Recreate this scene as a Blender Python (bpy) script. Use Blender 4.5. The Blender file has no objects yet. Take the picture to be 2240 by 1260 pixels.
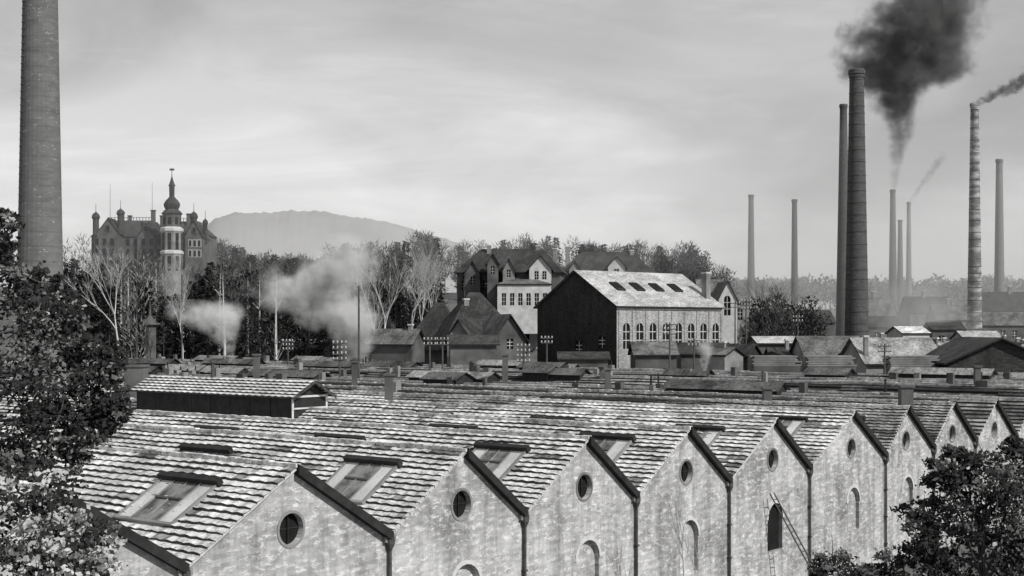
import bpy, bmesh, math, random
from mathutils import Vector, Matrix, noise
random.seed(7)
R=random.random
U=random.uniform
H=15.0
FPX=3000.0
def at(u,d,z=0.0):            # bearing (tangent from survey sheet) + distance -> world
    return Vector(((u-1120)/FPX*d,d,z))
def zat(v,d): return H-(v-720)/FPX*d
def P(u,v,d): return at(u,d,zat(v,d))
def sstep(a,b,x):
    t=max(0,min(1,(x-a)/(b-a))); return t*t*(3-2*t)
def terrain(x,y):
    if y<50: return 0.0
    r=x/y
    k=sstep(0.12,0.2,r)
    y1=390*(1-k)+760*k
    y0=225*(1-k)+330*k
    h=26*sstep(y0,y1,y)
    h+=sstep(900,3000,y)*10
    h+=1.2*noise.noise(Vector((x*.012,y*.012,0)))*sstep(200,320,y)
    return h
# ------------------------------------------------------------------ materials
def newmat(name):
    m=bpy.data.materials.new(name); m.use_nodes=True
    nt=m.node_tree; b=nt.nodes['Principled BSDF']; b.inputs['Specular IOR Level'].default_value=0.15
    b.inputs['Roughness'].default_value=.85
    return m,nt,b
def g(v): return (v,v,v,1)
def ramp(nt,stops):
    r=nt.nodes.new('ShaderNodeValToRGB'); e=r.color_ramp.elements
    e[0].position,e[0].color=stops[0][0],g(stops[0][1])
    e[1].position,e[1].color=stops[1][0],g(stops[1][1])
    for p,c in stops[2:]:
        x=e.new(p); x.color=g(c)
    return r
def nz(nt,vec,scale,detail=4,dist=0,rough=.6):
    n=nt.nodes.new('ShaderNodeTexNoise'); n.inputs['Scale'].default_value=scale
    n.inputs['Detail'].default_value=detail; n.inputs['Distortion'].default_value=dist; n.inputs['Roughness'].default_value=rough
    nt.links.new(vec,n.inputs['Vector']); return n
def mul(nt,a,b,op='MULTIPLY'):
    m=nt.nodes.new('ShaderNodeMath'); m.operation=op
    for i,s in enumerate((a,b)):
        if isinstance(s,(int,float)): m.inputs[i].default_value=s
        else: nt.links.new(s,m.inputs[i])
    return m.outputs[0]
def mixc(nt,f,a,b,bt='MIX'):
    m=nt.nodes.new('ShaderNodeMix'); m.data_type='RGBA'; m.blend_type=bt
    for i,s in ((0,f),(6,a),(7,b)):
        if isinstance(s,(int,float)): m.inputs[i].default_value=s if i==0 else g(s)
        else: nt.links.new(s,m.inputs[i])
    return m.outputs[2]
def gm(name,c1,c2,scale=1.0,bump=0,bs=8,lo=.3,hi=.7,stretch=(1,1,1)):
    m,nt,b=newmat(name)
    tc=nt.nodes.new('ShaderNodeTexCoord'); mp=nt.nodes.new('ShaderNodeMapping'); mp.inputs['Scale'].default_value=stretch
    nt.links.new(tc.outputs['Object'],mp.inputs[0])
    n=nz(nt,mp.outputs[0],scale,6)
    r=ramp(nt,[(lo,c1),(hi,c2)]); nt.links.new(n.outputs[0],r.inputs[0]); nt.links.new(r.outputs[0],b.inputs['Base Color'])
    if bump:
        n2=nz(nt,tc.outputs['Object'],bs,3); bp=nt.nodes.new('ShaderNodeBump'); bp.inputs['Strength'].default_value=bump
        bp.inputs['Distance'].default_value=.1
        nt.links.new(n2.outputs[0],bp.inputs['Height']); nt.links.new(bp.outputs[0],b.inputs['Normal'])
    return m
E=Vector((.6213,.7835,0)); N=Vector((-.7835,.6213,0))
def brickmat(name,c1,c2,mort,dirv=E,patch=.45,dark=.12,bw=.5,bh=.16,spk=.8):
    m,nt,b=newmat(name)
    tc=nt.nodes.new('ShaderNodeTexCoord')
    dt=nt.nodes.new('ShaderNodeVectorMath'); dt.operation='DOT_PRODUCT'; dt.inputs[1].default_value=dirv
    nt.links.new(tc.outputs['Object'],dt.inputs[0])
    sp=nt.nodes.new('ShaderNodeSeparateXYZ'); nt.links.new(tc.outputs['Object'],sp.inputs[0])
    cb=nt.nodes.new('ShaderNodeCombineXYZ'); nt.links.new(dt.outputs['Value'],cb.inputs[0]); nt.links.new(sp.outputs[2],cb.inputs[1])
    br=nt.nodes.new('ShaderNodeTexBrick'); nt.links.new(cb.outputs[0],br.inputs['Vector'])
    br.inputs['Color1'].default_value=g(c1); br.inputs['Color2'].default_value=g(c2); br.inputs['Mortar'].default_value=g(mort)
    br.inputs['Scale'].default_value=1; br.inputs['Brick Width'].default_value=bw; br.inputs['Row Height'].default_value=bh
    br.inputs['Mortar Size'].default_value=.012
    n=nz(nt,cb.outputs[0],.28,8,.9,.72); r=ramp(nt,[(.34,1-patch),(.6,1.0)]); nt.links.new(n.outputs[0],r.inputs[0])
    c=mixc(nt,1.0,br.outputs[0],r.outputs[0],'MULTIPLY')
    mpx=nt.nodes.new('ShaderNodeMapping'); mpx.inputs['Scale'].default_value=(1,2.4,1); nt.links.new(cb.outputs[0],mpx.inputs[0])
    n2=nz(nt,mpx.outputs[0],1.9,6,.2,.8); r2=ramp(nt,[(.52,0),(.6,spk)]); nt.links.new(n2.outputs[0],r2.inputs[0])
    c=mixc(nt,r2.outputs[0],c,min(.8,c2*1.35))
    mpy=nt.nodes.new('ShaderNodeMapping'); mpy.inputs['Location'].default_value=(31,7,0); mpy.inputs['Scale'].default_value=(1,2.2,1); nt.links.new(cb.outputs[0],mpy.inputs[0])
    n4=nz(nt,mpy.outputs[0],2.3,5,.2,.8); r5=ramp(nt,[(.6,0),(.69,.7)]); nt.links.new(n4.outputs[0],r5.inputs[0])
    c=mixc(nt,r5.outputs[0],c,c1*.4)
    mp=nt.nodes.new('ShaderNodeMapping'); mp.inputs['Scale'].default_value=(1.0,.14,1); nt.links.new(cb.outputs[0],mp.inputs[0])
    n3=nz(nt,mp.outputs[0],1.0,6,.3,.7); r3=ramp(nt,[(.42,1),(.72,1-dark*4.8)]); nt.links.new(n3.outputs[0],r3.inputs[0])
    c=mixc(nt,1.0,c,r3.outputs[0],'MULTIPLY')
    nt.links.new(c,b.inputs['Base Color'])
    bp=nt.nodes.new('ShaderNodeBump'); bp.inputs['Strength'].default_value=.6; bp.inputs['Distance'].default_value=.05
    nt.links.new(n2.outputs[0],bp.inputs['Height']); nt.links.new(bp.outputs[0],b.inputs['Normal'])
    return m
def tilemat(name,c1,c2,dark,period=.2,amt=.6,streak=True):
    m,nt,b=newmat(name)
    tc=nt.nodes.new('ShaderNodeTexCoord')
    n=nz(nt,tc.outputs['Object'],.3,9,.7,.78); r=ramp(nt,[(.38,c1),(.58,c2)]); nt.links.new(n.outputs[0],r.inputs[0])
    n1=nz(nt,tc.outputs['Object'],3.2,4,0,.8); r1=ramp(nt,[(.38,.42),(.53,1.0)]); nt.links.new(n1.outputs[0],r1.inputs[0])
    c=mixc(nt,1.0,r.outputs[0],r1.outputs[0],'MULTIPLY')
    if streak:   # soot streaks running down the slope (across the ridge)
        dt=nt.nodes.new('ShaderNodeVectorMath'); dt.operation='DOT_PRODUCT'; dt.inputs[1].default_value=N
        nt.links.new(tc.outputs['Object'],dt.inputs[0])
        de=nt.nodes.new('ShaderNodeVectorMath'); de.operation='DOT_PRODUCT'; de.inputs[1].default_value=E
        nt.links.new(tc.outputs['Object'],de.inputs[0])
        cb=nt.nodes.new('ShaderNodeCombineXYZ'); nt.links.new(dt.outputs['Value'],cb.inputs[0]); nt.links.new(mul(nt,de.outputs['Value'],.22),cb.inputs[1])
        ns_=nz(nt,cb.outputs[0],.55,6,.3,.75); rs=ramp(nt,[(.4,1),(.68,.45)]); nt.links.new(ns_.outputs[0],rs.inputs[0])
        c=mixc(nt,1.0,c,rs.outputs[0],'MULTIPLY')
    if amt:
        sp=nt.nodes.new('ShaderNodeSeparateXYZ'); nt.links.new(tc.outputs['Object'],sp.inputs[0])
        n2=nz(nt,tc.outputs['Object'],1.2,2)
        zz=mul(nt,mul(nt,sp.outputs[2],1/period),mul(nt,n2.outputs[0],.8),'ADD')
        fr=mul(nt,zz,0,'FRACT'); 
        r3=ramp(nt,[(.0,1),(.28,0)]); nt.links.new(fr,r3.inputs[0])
        c=mixc(nt,mul(nt,r3.outputs[0],amt),c,dark)  # dark course lines: shadow gaps between tile rows painted into the colour
    nt.links.new(c,b.inputs['Base Color'])
    return m
M={}
M['tile']=tilemat('weathered_roof_tile',.58,.88,.2,amt=0)
M['tile2']=tilemat('sooty_roof_tile',.13,.42,.1,amt=0)
M['tile3']=tilemat('dark_roof_tile',.04,.16,.1,amt=0)
M['edge']=gm('tile_edge_painted_shade',.015,.08,3)  # near-black risers paint in the shadow line under each tile course
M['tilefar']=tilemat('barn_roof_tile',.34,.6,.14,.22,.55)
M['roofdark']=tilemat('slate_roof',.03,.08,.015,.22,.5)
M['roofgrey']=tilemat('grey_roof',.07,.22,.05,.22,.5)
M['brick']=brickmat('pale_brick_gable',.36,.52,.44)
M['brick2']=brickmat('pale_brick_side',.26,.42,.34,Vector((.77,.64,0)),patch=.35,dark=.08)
M['brickdark']=brickmat('shade_dark_brick',.03,.05,.04,Vector((-.64,.77,0)),dark=.1)  # shade of the hall's sunless gable is put into this dark colour
M['plaster']=gm('pale_plaster',.35,.58,.6,.3)
M['plgrey']=gm('grey_plaster',.12,.27,.5,.3)
M['pldk']=gm('sooty_plaster',.05,.13,.4,.3)
M['board']=gm('tarred_board',.015,.035,2)
M['dark']=gm('dark_glass',.006,.015,2); 
M['glass']=gm('dusty_glass',.06,.2,1.4,lo=.4,hi=.6)
M['trim']=gm('pale_stone_trim',.4,.55,3)
M['metal']=gm('rusty_pipe',.04,.09,4)
M['wood']=gm('pole_wood',.05,.1,4)
M['bark']=gm('dark_bark',.03,.08,4)
M['barkp']=gm('pale_bark',.35,.6,3)
M['twig']=gm('winter_twigs',.035,.09,.15)
M['twigp']=gm('pale_winter_twigs',.15,.27,.15)
M['conif']=gm('conifer_needles',.006,.022,.2)
M['leafd']=gm('dark_foliage',.01,.035,1.5)
M['leafm']=gm('mid_foliage',.06,.16,1.5)
M['leafl']=gm('pale_foliage',.25,.5,1.5)
M['hazet']=gm('haze_grey_trees',.05,.1,.03)  # distance haze painted in as a paler tree colour
M['hazet2']=gm('far_haze_grey_trees',.08,.13,.03)  # farther trees, paler again: haze is in the colour
M['hill']=gm('haze_wooded_hill',.18,.26,.006,lo=.35,hi=.65)  # hill colour faded to carry the haze of distance
M['ground']=gm('ground_dirt_grass',.05,.14,.15,.4,2)
def chimmat(name,c1,c2,band=0):
    m,nt,b=newmat(name)
    tc=nt.nodes.new('ShaderNodeTexCoord'); mp=nt.nodes.new('ShaderNodeMapping'); mp.inputs['Scale'].default_value=(1,1,2.6)
    nt.links.new(tc.outputs['Object'],mp.inputs[0])
    n=nz(nt,mp.outputs[0],.5,8,.2,.8); r=ramp(nt,[(.3,c1),(.7,c2)]); nt.links.new(n.outputs[0],r.inputs[0])
    n2=nz(nt,mp.outputs[0],1.6,3,0,.8); r2=ramp(nt,[(.62,0),(.67,.8)]); nt.links.new(n2.outputs[0],r2.inputs[0])
    c=mixc(nt,r2.outputs[0],r.outputs[0],min(.5,c2*1.9))
    sp=nt.nodes.new('ShaderNodeSeparateXYZ'); nt.links.new(tc.outputs['Object'],sp.inputs[0])
    fr=mul(nt,mul(nt,sp.outputs[2],1/1.3),0,'FRACT'); r3=ramp(nt,[(0,.78),(.12,1)]); nt.links.new(fr,r3.inputs[0])
    c=mixc(nt,1.0,c,r3.outputs[0],'MULTIPLY')
    if band:
        n3=nz(nt,mp.outputs[0],.25,5); r4=ramp(nt,[(.48,0),(.6,band)]); nt.links.new(n3.outputs[0],r4.inputs[0])
        c=mixc(nt,r4.outputs[0],c,.42)
    nt.links.new(c,b.inputs['Base Color'])
    return m
M['chimbig']=chimmat('chimney_brick',.08,.16)
M['chimdk']=chimmat('sooty_chimney_brick',.045,.1)
M['chimmid']=chimmat('mid_chimney_brick',.06,.11)
M['chimhz']=chimmat('haze_pale_chimney_brick',.12,.18)  # lighter brick for distant stacks, haze mixed into the colour
M['chimband']=chimmat('patched_chimney_brick',.1,.2,.8)
# ------------------------------------------------------------------ mesh builder
class MB:
    def __init__(s): s.v=[];s.f=[];s.m=[]
    def poly(s,pts,mi=0):
        n=len(s.v); s.v+= [tuple(p) for p in pts]; s.f.append(tuple(range(n,n+len(pts)))); s.m.append(mi)
    def box(s,o,a,b,c,mi=0):
        o,a,b,c=map(Vector,(o,a,b,c)); n=len(s.v)
        s.v+=[tuple(p) for p in (o,o+a,o+a+b,o+b,o+c,o+a+c,o+a+b+c,o+b+c)]
        for f in ((0,3,2,1),(4,5,6,7),(0,1,5,4),(1,2,6,5),(2,3,7,6),(3,0,4,7)): s.f.append(tuple(n+i for i in f)); s.m.append(mi)
    def tube(s,p0,p1,r0,r1,k=5,mi=0,cap=False):
        p0,p1=Vector(p0),Vector(p1); d=(p1-p0)
        if d.length<1e-6: return
        d.normalize(); a=d.orthogonal().normalized(); b=d.cross(a); n=len(s.v)
        for p,r in ((p0,r0),(p1,r1)):
            for i in range(k):
                t=2*math.pi*i/k; s.v.append(tuple(p+a*math.cos(t)*r+b*math.sin(t)*r))
        for i in range(k):
            j=(i+1)%k; s.f.append((n+i,n+j,n+k+j,n+k+i)); s.m.append(mi)
        if cap: s.f.append(tuple(n+k+i for i in range(k))); s.m.append(mi)
    def lathe(s,c,prof,k=24,mi=0,a0=0):
        n=len(s.v)
        for (r,z) in prof:
            for i in range(k):
                t=2*math.pi*i/k+a0; s.v.append((c[0]+r*math.cos(t),c[1]+r*math.sin(t),z))
        for q in range(len(prof)-1):
            for i in range(k):
                j=(i+1)%k; s.f.append((n+q*k+i,n+q*k+j,n+(q+1)*k+j,n+(q+1)*k+i)); s.m.append(mi if not isinstance(mi,list) else mi[q])
    def obj(s,name,mats,smooth=False,parent=None):
        me=bpy.data.meshes.new(name); me.from_pydata(s.v,[],s.f)
        for m in mats: me.materials.append(M[m] if isinstance(m,str) else m)
        me.polygons.foreach_set('material_index',s.m)
        if smooth: me.polygons.foreach_set('use_smooth',[True]*len(s.f))
        me.update(); o=bpy.data.objects.new(name,me); bpy.context.collection.objects.link(o)
        if parent: setp(o,parent)
        return o
def setp(o,p):
    o.parent=p; o.matrix_parent_inverse=Matrix.Translation(-p.location)
def empty(name,loc):
    e=bpy.data.objects.new(name,None); e.location=loc; e.empty_display_size=1; bpy.context.collection.objects.link(e); return e
def circ(cx,cy,r,k=24): return [(cx+r*math.cos(2*math.pi*i/k),cy+r*math.sin(2*math.pi*i/k)) for i in range(k)]
def arch(cx,y0,w,h,k=10):
    r=w/2; pts=[(cx-r,y0),(cx+r,y0)]
    for i in range(k+1):
        t=math.pi*i/k; pts.append((cx+r*math.cos(t),y0+h-r+r*math.sin(t)))
    return pts
def rect(cx,y0,w,h): return [(cx-w/2,y0),(cx+w/2,y0),(cx+w/2,y0+h),(cx-w/2,y0+h)]
def wall(name,outline,holes,fm,mats,depth=.25,parent=None,backs=None,bars=False):
    bm=bmesh.new()
    def loop(pts):
        vs=[bm.verts.new((p[0],p[1],0)) for p in pts]
        for i in range(len(vs)): bm.edges.new((vs[i],vs[(i+1)%len(vs)]))
    loop(outline)
    for h in holes: loop(h)
    bmesh.ops.triangle_fill(bm,use_beauty=True,use_dissolve=False,edges=bm.edges[:],normal=(0,0,1))
    mb=MB(); bm.verts.index_update()
    mb.v=[tuple(fm(v.co.x,v.co.y,0)) for v in bm.verts]
    for f in bm.faces: mb.f.append(tuple(v.index for v in f.verts)); mb.m.append(0)
    bm.free()
    for hi,h in enumerate(holes):
        k=len(h)
        for i in range(k):
            a,b=h[i],h[(i+1)%k]
            mb.poly([fm(a[0],a[1],0),fm(b[0],b[1],0),fm(b[0],b[1],depth),fm(a[0],a[1],depth)],0)
        mb.poly([fm(p[0],p[1],depth) for p in h],(backs[hi] if backs else 1))
        if bars:
            xs=[p[0] for p in h]; ys=[p[1] for p in h]; cx=(min(xs)+max(xs))/2; w=max(xs)-min(xs)
            t=w*.04
            def bar(x0,y0,x1,y1):
                o=fm(x0,y0,depth-.02); mb.box(o,fm(x1,y0,depth-.02)-o,fm(x0,y1,depth-.02)-o,fm(x0,y0,depth-.08)-o,2)
            bar(cx-t,min(ys),cx+t,max(ys)-.02)
            for q in (.33,.66): 
                yy=min(ys)+(max(ys)-min(ys))*q; bar(min(xs),yy-t,cx-t-.003,yy+t); bar(cx+t+.003,yy-t,max(xs),yy+t)
    return mb.obj(name,mats,parent=parent)
# ------------------------------------------------------------------ ground
mb=MB(); xs=[-3500,-2000,-1200,-800,-600]+[ -450+i*18 for i in range(56)]+[600,750,950,1200,1600,2200,3500]
ys=[-400,-100,0,50,100]+[150+i*15 for i in range(50)]+[950,1050,1200,1500,2000,2700,3500,4500,6000]
for y in ys:
    for x in xs: mb.v.append((x,y,terrain(x,y)))
nx=len(xs)
for j in range(len(ys)-1):
    for i in range(nx-1): mb.f.append((j*nx+i,j*nx+i+1,(j+1)*nx+i+1,(j+1)*nx+i)); mb.m.append(0)
mb.obj('ground',['ground'],smooth=True)
# ------------------------------------------------------------------ sheds
W=9.0
O=Vector((-.8308*W,5.248*W,0))
V=[-1.56,-.53,.513,1.416,2.357,3.326,4.345,5.52,6.40,7.28]
A=[-1.04,0,1.0,1.93,2.89,3.89,5.0,5.92,6.82]
while A[-1]<13.6:
    A.append(V[-1]+.48); V.append(V[-1]+.96)
def F(a,z,s=0): 
    p=O+E*a+N*s; return Vector((p.x,p.y,z))
def zr(a): return 10.25-.0062*a
VH=2.85
def slen(t): return (10.2+(t-5)*1.27)*W if t>3 else (7.6+ (t-3)*1.0)*W
NS=len(A)
def inside_works(x,y,m=3):
    r=Vector((x,y,0))-O; a=r.dot(E); s=r.dot(N)
    return a<V[-1]*W+m and s<slen(a/W)+m
for k in range(NS):
    v0,v1,ap=V[k]*W,V[k+1]*W,A[k]*W
    zz=zr(ap)+(U(-.35,.35) if k>8 else 0); zv=zz-VH
    Ls=slen(A[k]); near=k<=8
    par=empty('brick_factory_shed',F(ap,0,Ls/2))
    rows=16 if near else 11; ds=.3 if near else 1.0
    ns=int(Ls/ds); mb=MB(); s0=-.18
    tau=.07 if near else .12
    sag=[.08*noise.noise(Vector((i*ds*.12,k*7.3,0))) for i in range(ns+1)]
    for r in range(rows):
        a0=v0+(ap-v0)*r/rows-(.05); a1=v0+(ap-v0)*(r+1)/rows
        z0=zv+(zz-zv)*r/rows; z1=zv+(zz-zv)*(r+1)/rows
        base=len(mb.v)
        for i in range(ns+1):
            s=s0+i*ds; wv=(.02 if i%2 else -.02) if near else 0
            j=noise.noise(Vector((s*.7,r*3.1,k*5.0)))*.06
            j2=noise.noise(Vector((s*.35,r*5.7,k*9.0)))*.065
            sg=sag[i]
            mb.v.append(tuple(F(a0+j,z0-.03+sg,s)))
            mb.v.append(tuple(F(a0+j,z0+tau+wv+j2+sg,s)))
            mb.v.append(tuple(F(a1,z1+.004+wv*.4+sg,s)))
        for i in range(ns):
            b=base+i*3; c=b+3
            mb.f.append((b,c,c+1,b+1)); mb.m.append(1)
            mt=0
            if k>5:
                q=noise.noise(Vector(((s0+i*ds)*.06,k*3.7,r*.25)))
                mt=2 if q<(.02 if k>7 else -.15) else 0
            elif noise.noise(Vector(((s0+i*ds)*.5,k*3.7,r*2.3)))<-.36: mt=3
            mb.f.append((b+1,c+1,c+2,b+2)); mb.m.append(mt)
    mb.poly([F(ap,zz+.01,s0),F(v1,zv,s0),F(v1,zv,Ls),F(ap,zz+.01,Ls)],0)
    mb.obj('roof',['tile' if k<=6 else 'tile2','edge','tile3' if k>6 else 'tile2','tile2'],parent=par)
    mr=MB()
    q=s0
    while q<Ls-.5:
        l=.45 if near else 1.5
        mr.box(F(ap-.13,zz-.02+sag[min(ns,int((q-s0)/ds))],q),E*.26,N*(l-.03),(0,0,.12+U(0,.05)),0); q+=l
    mr.obj('ridge_tiles',['tile'],parent=par)
    out=[(v0+.002,0),(v1-.002,0),(v1-.002,zv),(ap,zz-.06),(v0+.002,zv)]
    holes=[];backs=[]
    holes.append(circ(ap-.02*W,zz-.235*W,.55)); backs.append(1)
    if near:
        cx=ap+.01*W; holes.append(arch(cx,zz-.5*W-2.6,1.7,2.6)); backs.append(1 if k==5 else 0)
    wall('gable_wall',out,holes,lambda x,y,d:F(x,y,d),['brick','dark','trim'],.3 if not near else .22,par,backs)
    mb=MB()
    mb.poly([F(v0,0,Ls),F(v1,0,Ls),F(v1,zv,Ls),F(ap,zz-.02,Ls),F(v0,zv,Ls)],0)
    if k==0: mb.poly([F(v0,0,0),F(v0,0,Ls),F(v0,zv,Ls),F(v0,zv,0)],0)
    if k==NS-1: mb.poly([F(v1,0,0),F(v1,0,Ls),F(v1,zv,Ls),F(v1,zv,0)],0)
    mb.obj('rear_wall',['brick'],parent=par)
    mb=MB()
    d=Vector(F(v1,zv)-F(ap,zz)); 
    mb.box(F(ap-.05,zz-.24,-.28),d+E*.1,N*.3,(0,0,.36),0)
    d2=Vector(F(v0,zv)-F(ap,zz))
    mb.box(F(ap-.06,zz-.10,-.14),d2*.99,N*.13,(0,0,.1),1)
    c=(ap-.02*W,zz-.235*W); ri=.55
    pr=circ(c[0],c[1],ri); po=circ(c[0],c[1],ri+.1)
    for i in range(24):
        j=(i+1)%24
        mb.poly([F(*pr[i],-.03),F(*pr[j],-.03),F(*po[j],-.03),F(*po[i],-.03)],2)
        mb.poly([F(*po[i],-.03),F(*po[j],-.03),F(*po[j],0),F(*po[i],0)],2)
    mb.box(F(c[0]-.02,c[1]-.53,.15),E*.04,N*.04,(0,0,1.06),0)
    mb.box(F(c[0]-.53,c[1]-.02,.192),E*1.06,N*.02,(0,0,.04),0)
    if near:
        ao=arch(ap+.01*W,zz-.5*W-2.6,2.02,2.76); ai=arch(ap+.01*W,zz-.5*W-2.6,1.7,2.6)
        for i in range(2,12):
            mb.poly([F(*ai[i],-.05),F(*ai[i+1],-.05),F(*ao[i+1],-.05),F(*ao[i],-.05)],4)
            mb.poly([F(*ao[i],-.05),F(*ao[i+1],-.05),F(*ao[i+1],0),F(*ao[i],0)],4)
    mb.box(F(v1-.28,zv-.28,-.16),E*.56,N*.158,(0,0,.22),2)
    mb.tube(F(v1,zv-.25,-.12),F(v1,0,-.12),.07,.07,8,5)
    mb.lathe(F(v1,0,-.12),[(.18,zv-.1),(.18,zv-.35),(.07,zv-.6)],8,5)
    for zz2 in (1.5,3.2,4.9): mb.box(F(v1-.1,zz2,-.21),E*.2,N*.2,(0,0,.08),5)
    mb.obj('trim_and_downpipe',['board','trim','plgrey','metal','trim','metal'],parent=par)
    mb=MB()
    def sl(a,s,up): 
        fr=(a-v0)/(ap-v0); n=Vector((-E.x*.5,-E.y*.5,.86))
        return F(a,zv+(zz-zv)*fr,s)+n*up
    def skylight(a0,a1,sA,sB,panes=5,flap=True):
        h=.17
        for (p0,p1,q0,q1,mm) in ((a0,a1,sA,sA+.1,2),(a0,a1,sB-.1,sB,2),(a0,a0+.1,sA+.103,sB-.103,2),(a1-.2,a1,sA-.1,sB+.1,0)):
            o=sl(p0,q0,.0); mb.box(o,sl(p1,q0,0)-o,sl(p0,q1,0)-o,sl(p0,q0,h+(.16 if mm==0 else 0))-o,mm if flap else 0)
        w=(sB-sA-.2)/panes
        for i in range(panes):
            q=sA+.1+i*w
            mb.poly([sl(a0+.1,q,.12),sl(a1-.2,q,.12),sl(a1-.2,q+w,.12),sl(a0+.1,q+w,.12)],1 if i not in (0,panes-1) or not flap else 4)
            o=sl(a0+.1,q-.025,.125); mb.box(o,sl(a1-.2,q-.025,.125)-o,N*.05,(0,0,.05),3 if not flap else 2)
        am=(a0+a1)/2; o=sl(am,sA+.1+(w if flap else 0),.128); mb.box(o,sl(am+.08,sA+.1+(w if flap else 0),.128)-o,N*(sB-sA-.2-(2*w if flap else 0)),(0,0,.06),3)
    if k<=8:
        spots=[(.27,.60)]
        if k<6: spots+= [(1.4,1.75),(2.45,2.8)]
        for (q0,q1) in spots: skylight(ap-U(.34,.37)*W,ap-U(.11,.13)*W,q0*W,(q1+U(-.02,.03))*W,4 if q0<1 else 6,q0<1)
    if k in (7,8,10):
        q=2.1*W
        for n_ in range(7):
            skylight(ap-.30*W,ap-.05*W,q,q+1.15*W,9,False); q+=W*U(1.65,1.9)
    elif k>8:
        q=U(3,8)
        while q<Ls-8:
            l=U(3,14)
            if R()<.8: skylight(ap-.34*W,ap-U(.03,.1)*W,q,q+l,max(2,int(l)),False)
            q+=l+U(2,9)
    if mb.f: mb.obj('skylights',['board','glass','plgrey','metal','plaster'],parent=par)
    mb=MB(); 
    if k>=7:
        for n_ in range(13 if k>8 else 4):
            q=U(6,Ls-3); hh=U(.3,1.0); w=U(.35,.75); a_=ap+U(-1.5,1.2)
            mb.box(F(a_-w/2,zz-1.4,q),E*w,N*w*U(.8,1.6),(0,0,1.4+hh),random.choice([0,0,3]))
            if R()<.5: mb.tube(F(a_+1,zz-.9,q+1),F(a_+1,zz+U(.5,1.4),q+1),.09,.09,6,1,True)
        if k>8:
            for n_ in range(4):
                q=U(5,Ls-14); l=U(3,11); hw=U(.7,1.3); hh=U(.15,.5)
                mb.box(F(ap-hw,zz-1.0,q),E*2*hw,N*l,(0,0,1.0+hh-.003),1)
                for sg_ in (-1,1):
                    mb.poly([F(ap,zz+hh+.6,q-.3),F(ap,zz+hh+.6,q+l+.3),F(ap+sg_*(hw+.3),zz+hh-.1,q+l+.3),F(ap+sg_*(hw+.3),zz+hh-.1,q-.3)],2)
                mb.poly([F(ap-hw,zz+hh,q-.01),F(ap+hw,zz+hh,q-.01),F(ap,zz+hh+.5,q-.01)],1)
    if mb.f: mb.obj('flue_stacks_and_vents',['pldk','board','tile3' if R()<.6 else 'tile2','plgrey'],parent=par)
    if k==4:
        sA,sB=3.0*W,4.7*W; hw=1.45; zt=zz+1.75; ze=zz+.85; zb=zz-1.0
        mb=MB()
        mb.box(F(ap-hw,zb,sA),E*(2*hw),N*(sB-sA),(0,0,ze-zb-.002),0)
        mb.poly([F(ap-hw+.05,ze,sA-.01),F(ap+hw-.05,ze,sA-.01),F(ap,zt-.15,sA-.01)],0)
        for a_ in (-hw-.02,hw-.1): mb.box(F(ap+a_,zb,sA-.06),E*.14,N*.055,(0,0,ze-zb),2)
        mb.box(F(ap-hw,ze-.12,sA-.07),E*2*hw,N*.04,(0,0,.12),2)
        mb.box(F(ap-hw,zz+.02,sA-.07),E*2*hw,N*.04,(0,0,.1),2)
        q=sA
        while q<sB:
            mb.box(F(ap-hw-.03,zb+.2,q),E*.028,N*.1,(0,0,ze-zb-.25),3); q+=1.9
        mb.obj('lantern_body',['board','plaster','trim','board'],parent=par)
        mb=MB(); ov=.35
        for sgn in (-1,1):
            rr=6; n2=int((sB-sA+1)/.3)
            for r in range(rr):
                aa0=ap+sgn*(hw+ov)*(1-r/rr); aa1=ap+sgn*(hw+ov)*(1-(r+1)/rr)
                zl=ze-.1; q0=zl+(zt-zl)*r/rr; q1=zl+(zt-zl)*(r+1)/rr; b0=len(mb.v)
                for i in range(n2+1):
                    s=sA-.5+i*.3; wv=.022 if i%2 else -.022
                    mb.v+= [tuple(F(aa0+sgn*.04,q0-.04,s)),tuple(F(aa0+sgn*.04,q0+.08+wv,s)),tuple(F(aa1,q1+.003,s))]
                for i in range(n2):
                    b=b0+i*3;c=b+3
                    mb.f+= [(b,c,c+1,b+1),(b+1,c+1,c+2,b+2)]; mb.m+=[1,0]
            dd=F(ap+sgn*(hw+ov),ze-.1)-F(ap,zt)
            mb.box(F(ap,zt-.16,sA-.54),dd,N*.08,(0,0,.15),1)
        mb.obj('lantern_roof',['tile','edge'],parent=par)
        mb=MB(); pp=F(ap,zt-.2,4.02*W); mb.tube(pp,pp+Vector((0,0,1.15)),.12,.12,8,0); mb.tube(pp+Vector((0,0,1.15)),pp+Vector((0,0,1.3)),.2,.2,8,0,True)
        mb.obj('stove_pipe',['metal'],parent=par)
for (uu,dd,vt,w) in ((850,101,822,.6),(1680,97,852,.6),(292,100,803,1.4),(1985,92,848,.8),(1105,140,778,.6),(775,128,794,.5),(560,120,778,.5),(1330,120,810,.5),(2140,120,804,.5)):
    c=at(uu,dd); mb=MB(); zt=zat(vt,dd); mb.box((c.x-w/2,c.y,0),(w,0,0),(0,w,0),(0,0,zt),0); mb.box((c.x-w/2-.1,c.y-.1,zt+.003),(w+.2,0,0),(0,w+.2,0),(0,0,.15),1)
    mb.obj('brick_flue_pier',['pldk','pldk'])
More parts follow.
